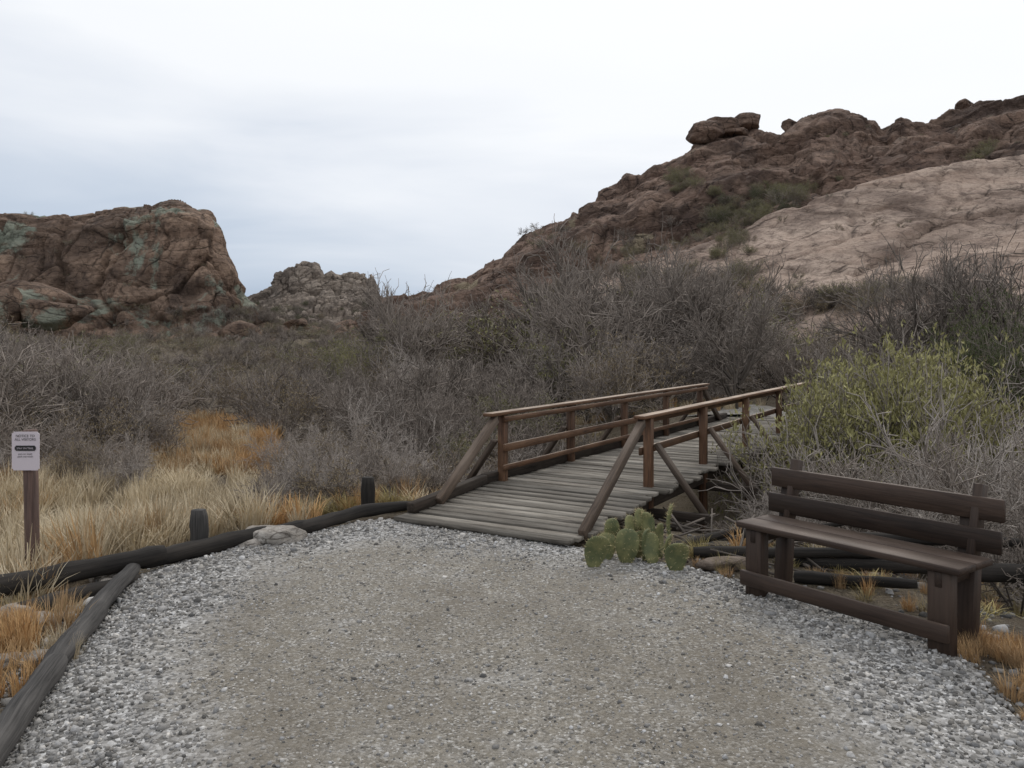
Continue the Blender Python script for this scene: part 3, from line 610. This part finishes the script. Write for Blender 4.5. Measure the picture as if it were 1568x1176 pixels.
# ------------------------------------------------------------ prickly pear
a=NT('cactus_pad',.55); v=a.coord(); c=a.mix(a.ramp(a.noise(v,9,4),[(.4,0.),(.65,1.)]),(.10,.115,.055),(.215,.21,.095))
dots=a.ramp(a.vor(v,32),[(.0,1.),(.16,0.)]); c=a.mix(dots,c,(.45,.37,.2)); a.col(c); a.nrm(a.bump(dots,.5,.006)); CP=a.m
a=NT('cactus_spine',.6); a.col((.6,.5,.28)); CS=a.m
PV=[];PF=[];MI=[]
def pad(c,h,w,th,yaw,lean,roll=0):
    M=Matrix.Translation(c)@Matrix.Rotation(yaw,4,'Z')@Matrix.Rotation(lean,4,'X')@Matrix.Rotation(roll,4,'Y'); o=len(PV); nu,nv=18,12
    pts=[]
    for i in range(nv+1):
        f=i/nv; ph=math.pi*f; zz=(1-math.cos(ph))/2; wd=math.sin(ph)**.8*(.62+.5*zz)
        for j in range(nu):
            an=6.2832*j/nu; p=Vector((math.cos(an)*wd*w/2,math.sin(an)*abs(wd)**.5*th/2*(1 if f not in(0,1) else 0),zz*h)); p.y+=.012*math.sin(zz*5+c[0]*9); pts.append(p); PV.append(M@p)
    for i in range(nv):
        for j in range(nu): PF.append((o+i*nu+j,o+i*nu+(j+1)%nu,o+(i+1)*nu+(j+1)%nu,o+(i+1)*nu+j)); MI.append(0)
    for _ in range(90):
        p=pts[random.randrange(nu*3,len(pts)-nu)]; nrm=Vector((p.x*.9,(1 if p.y>0 else -1)*.06 if abs(p.y)>.004 else 0,(p.z-h*.5)*.8)).normalized(); 
        for _ in range(2):
            dd=(nrm+Vector((random.gauss(0,.4),random.gauss(0,.4),random.gauss(0,.4)))).normalized()*random.uniform(.015,.035); s_=dd.orthogonal().normalized()*.001; q=len(PV)
            PV.extend([M@(p+s_),M@(p-s_),M@(p+dd)]); PF.append((q,q+1,q+2)); MI.append(1)
for (px,yb,yt,D,w,yaw,ln) in ((907,872,822,6.4,.22,.2,.15),(925,862,820,6.6,.18,-.5,-.2),(938,845,796,6.7,.16,.4,.1),(958,872,818,6.5,.21,-.2,.1),(964,838,794,6.7,.17,.7,-.1),(985,866,816,6.6,.19,1.0,.2),(1000,868,822,6.5,.17,.1,-.15),(997,832,788,6.7,.15,-.6,.1),(1022,866,822,6.55,.17,1.1,.1),(1024,832,776,6.6,.09,1.3,.05),(1034,880,834,6.3,.21,.1,.2),(1010,855,806,6.7,.14,.8,0),(935,868,828,6.7,.16,1.2,.1),(975,870,830,6.75,.18,.4,.2),(978,812,782,6.75,.11,.2,.1)):
    x=(px-784)*D/F; zb=EYE-(yb-525)*D/F; h=(yb-yt)*D/F; pad(Vector((x,D,max(zb,-.03))),h*1.1,w,.035,yaw,ln,random.uniform(-.2,.2))
me=bpy.data.meshes.new('prickly_pear_cactus'); me.from_pydata([v[:] for v in PV],[],PF); me.materials.append(CP); me.materials.append(CS)
me.polygons.foreach_set('material_index',np.array(MI,np.int32)); me.polygons.foreach_set('use_smooth',np.array([m_==0 for m_ in MI])); obj('prickly_pear_cactus',me)
# ------------------------------------------------------------ sign
SG=empty('trail_sign')
s=Beams(); s.add((-3.69,6.3,-.4),(-3.72,6.3,1.08),.075,.085,(0,1,0)); s.make('post',wood_mat('sign_post',(.13,.085,.07),(.06,.04,.035),(.2,.15,.13)),SG)
a=NT('sign_face',.5); a.col((.62,.56,.60)); SF=a.m; a=NT('sign_ink',.6); a.col((.03,.03,.03)); SI=a.m
import bmesh
def plate(name,x0,x1,z0,z1,y,th,mat,par):
    bm=bmesh.new(); bmesh.ops.create_cube(bm,size=1); 
    for v in bm.verts: v.co=Vector(((x0+x1)/2+v.co.x*(x1-x0),y+v.co.y*th,(z0+z1)/2+v.co.z*(z1-z0)))
    bmesh.ops.bevel(bm,geom=[e for e in bm.edges if abs((e.verts[0].co-e.verts[1].co).y)>th*.5],offset=min(.012,(z1-z0)*.2),segments=3,affect='EDGES')
    me=bpy.data.meshes.new(name); bm.to_mesh(me); bm.free(); me.materials.append(mat); return obj(name,me,par)
plate('sign_board',-3.825,-3.615,.775,1.07,6.245,.006,SF,SG)
plate('sign_band',-3.80,-3.64,.925,.965,6.239,.003,SI,SG)
def txt(b,x,z,s_,mat,y=6.237):
    cu=bpy.data.curves.new('t','FONT'); cu.body=b; cu.size=s_; cu.align_x='CENTER'; to=bpy.data.objects.new('t',cu); scene.collection.objects.link(to); bpy.context.view_layer.update()
    me=bpy.data.meshes.new_from_object(to.evaluated_get(bpy.context.evaluated_depsgraph_get())); bpy.data.objects.remove(to); me.materials.clear(); me.materials.append(mat)
    o=obj('lettering',me,SG,(x,y,z)); o.rotation_euler=(math.pi/2,0,0)
txt('NOTICE TO\nALL VISITORS',-3.72,1.03,.027,SI); txt('STAY ON TRAIL',-3.72,.938,.018,SF,6.2365); txt('pets on leash\npack out trash',-3.72,.895,.02,SI)
# ------------------------------------------------------------ sky + light
w=bpy.data.worlds.new('World'); scene.world=w; w.use_nodes=True; nt=w.node_tree; bg=nt.nodes['Background']
sk=nt.nodes.new('ShaderNodeTexSky'); sk.sky_type='NISHITA'; sk.sun_disc=False; sk.sun_elevation=math.radians(42); sk.sun_rotation=math.radians(20)
tc=nt.nodes.new('ShaderNodeTexCoord'); sp=nt.nodes.new('ShaderNodeSeparateXYZ'); nt.links.new(tc.outputs['Generated'],sp.inputs[0])
mp=nt.nodes.new('ShaderNodeMapping'); mp.inputs['Scale'].default_value=(1,1,5); nt.links.new(tc.outputs['Generated'],mp.inputs[0])
no=nt.nodes.new('ShaderNodeTexNoise'); no.inputs['Scale'].default_value=1.6; no.inputs['Detail'].default_value=5; no.inputs['Distortion'].default_value=.4; nt.links.new(mp.outputs[0],no.inputs['Vector'])
def M(op,a,b):
    o=nt.nodes.new('ShaderNodeMath'); o.operation=op
    for v,i in ((a,0),(b,1)):
        if isinstance(v,(int,float)): o.inputs[i].default_value=v
        else: nt.links.new(v,o.inputs[i])
    return o.outputs[0]
f=M('ADD',sp.outputs[2],M('MULTIPLY',M('SUBTRACT',no.outputs['Fac'],.5),.34)); f=M('ADD',f,M('MULTIPLY',sp.outputs[0],.15))
rp=nt.nodes.new('ShaderNodeValToRGB'); e=rp.color_ramp.elements; e[0].position=0; e[0].color=(.42,.505,.63,1); e[1].position=.38; e[1].color=(.95,.965,1,1)
q=e.new(.09); q.color=(.54,.615,.725,1); q=e.new(.18); q.color=(.77,.81,.875,1); q=e.new(.27); q.color=(.92,.94,.97,1)
nt.links.new(f,rp.inputs[0])
sc_=nt.nodes.new('ShaderNodeVectorMath'); sc_.operation='SCALE'; sc_.inputs['Scale'].default_value=10.5; nt.links.new(rp.outputs[0],sc_.inputs[0])
mx=nt.nodes.new('ShaderNodeMix'); mx.data_type='RGBA'; mx.inputs[0].default_value=.96; nt.links.new(sk.outputs[0],mx.inputs[6]); nt.links.new(sc_.outputs[0],mx.inputs[7])
nt.links.new(mx.outputs[2],bg.inputs[0]); bg.inputs[1].default_value=.1
sl=bpy.data.lights.new('sun','SUN'); sl.energy=.95; sl.angle=math.radians(14); sl.color=(1,.94,.86); so=bpy.data.objects.new('sun',sl); scene.collection.objects.link(so)
az=math.radians(20); el=math.radians(42); dv=Vector((math.sin(az)*math.cos(el),math.cos(az)*math.cos(el),math.sin(el)))
so.rotation_euler=dv.to_track_quat('Z','Y').to_euler()
cam=bpy.data.cameras.new('camera'); co=bpy.data.objects.new('camera',cam); scene.collection.objects.link(co); co.location=(0,0,EYE); co.rotation_euler=(math.pi/2,0,0)
cam.sensor_width=36; cam.lens=36*F/1568; cam.shift_y=-63/1568; cam.clip_end=6000; cam.clip_start=.05; scene.camera=co
scene.view_settings.view_transform='Standard'; scene.view_settings.look='None'; scene.view_settings.exposure=0
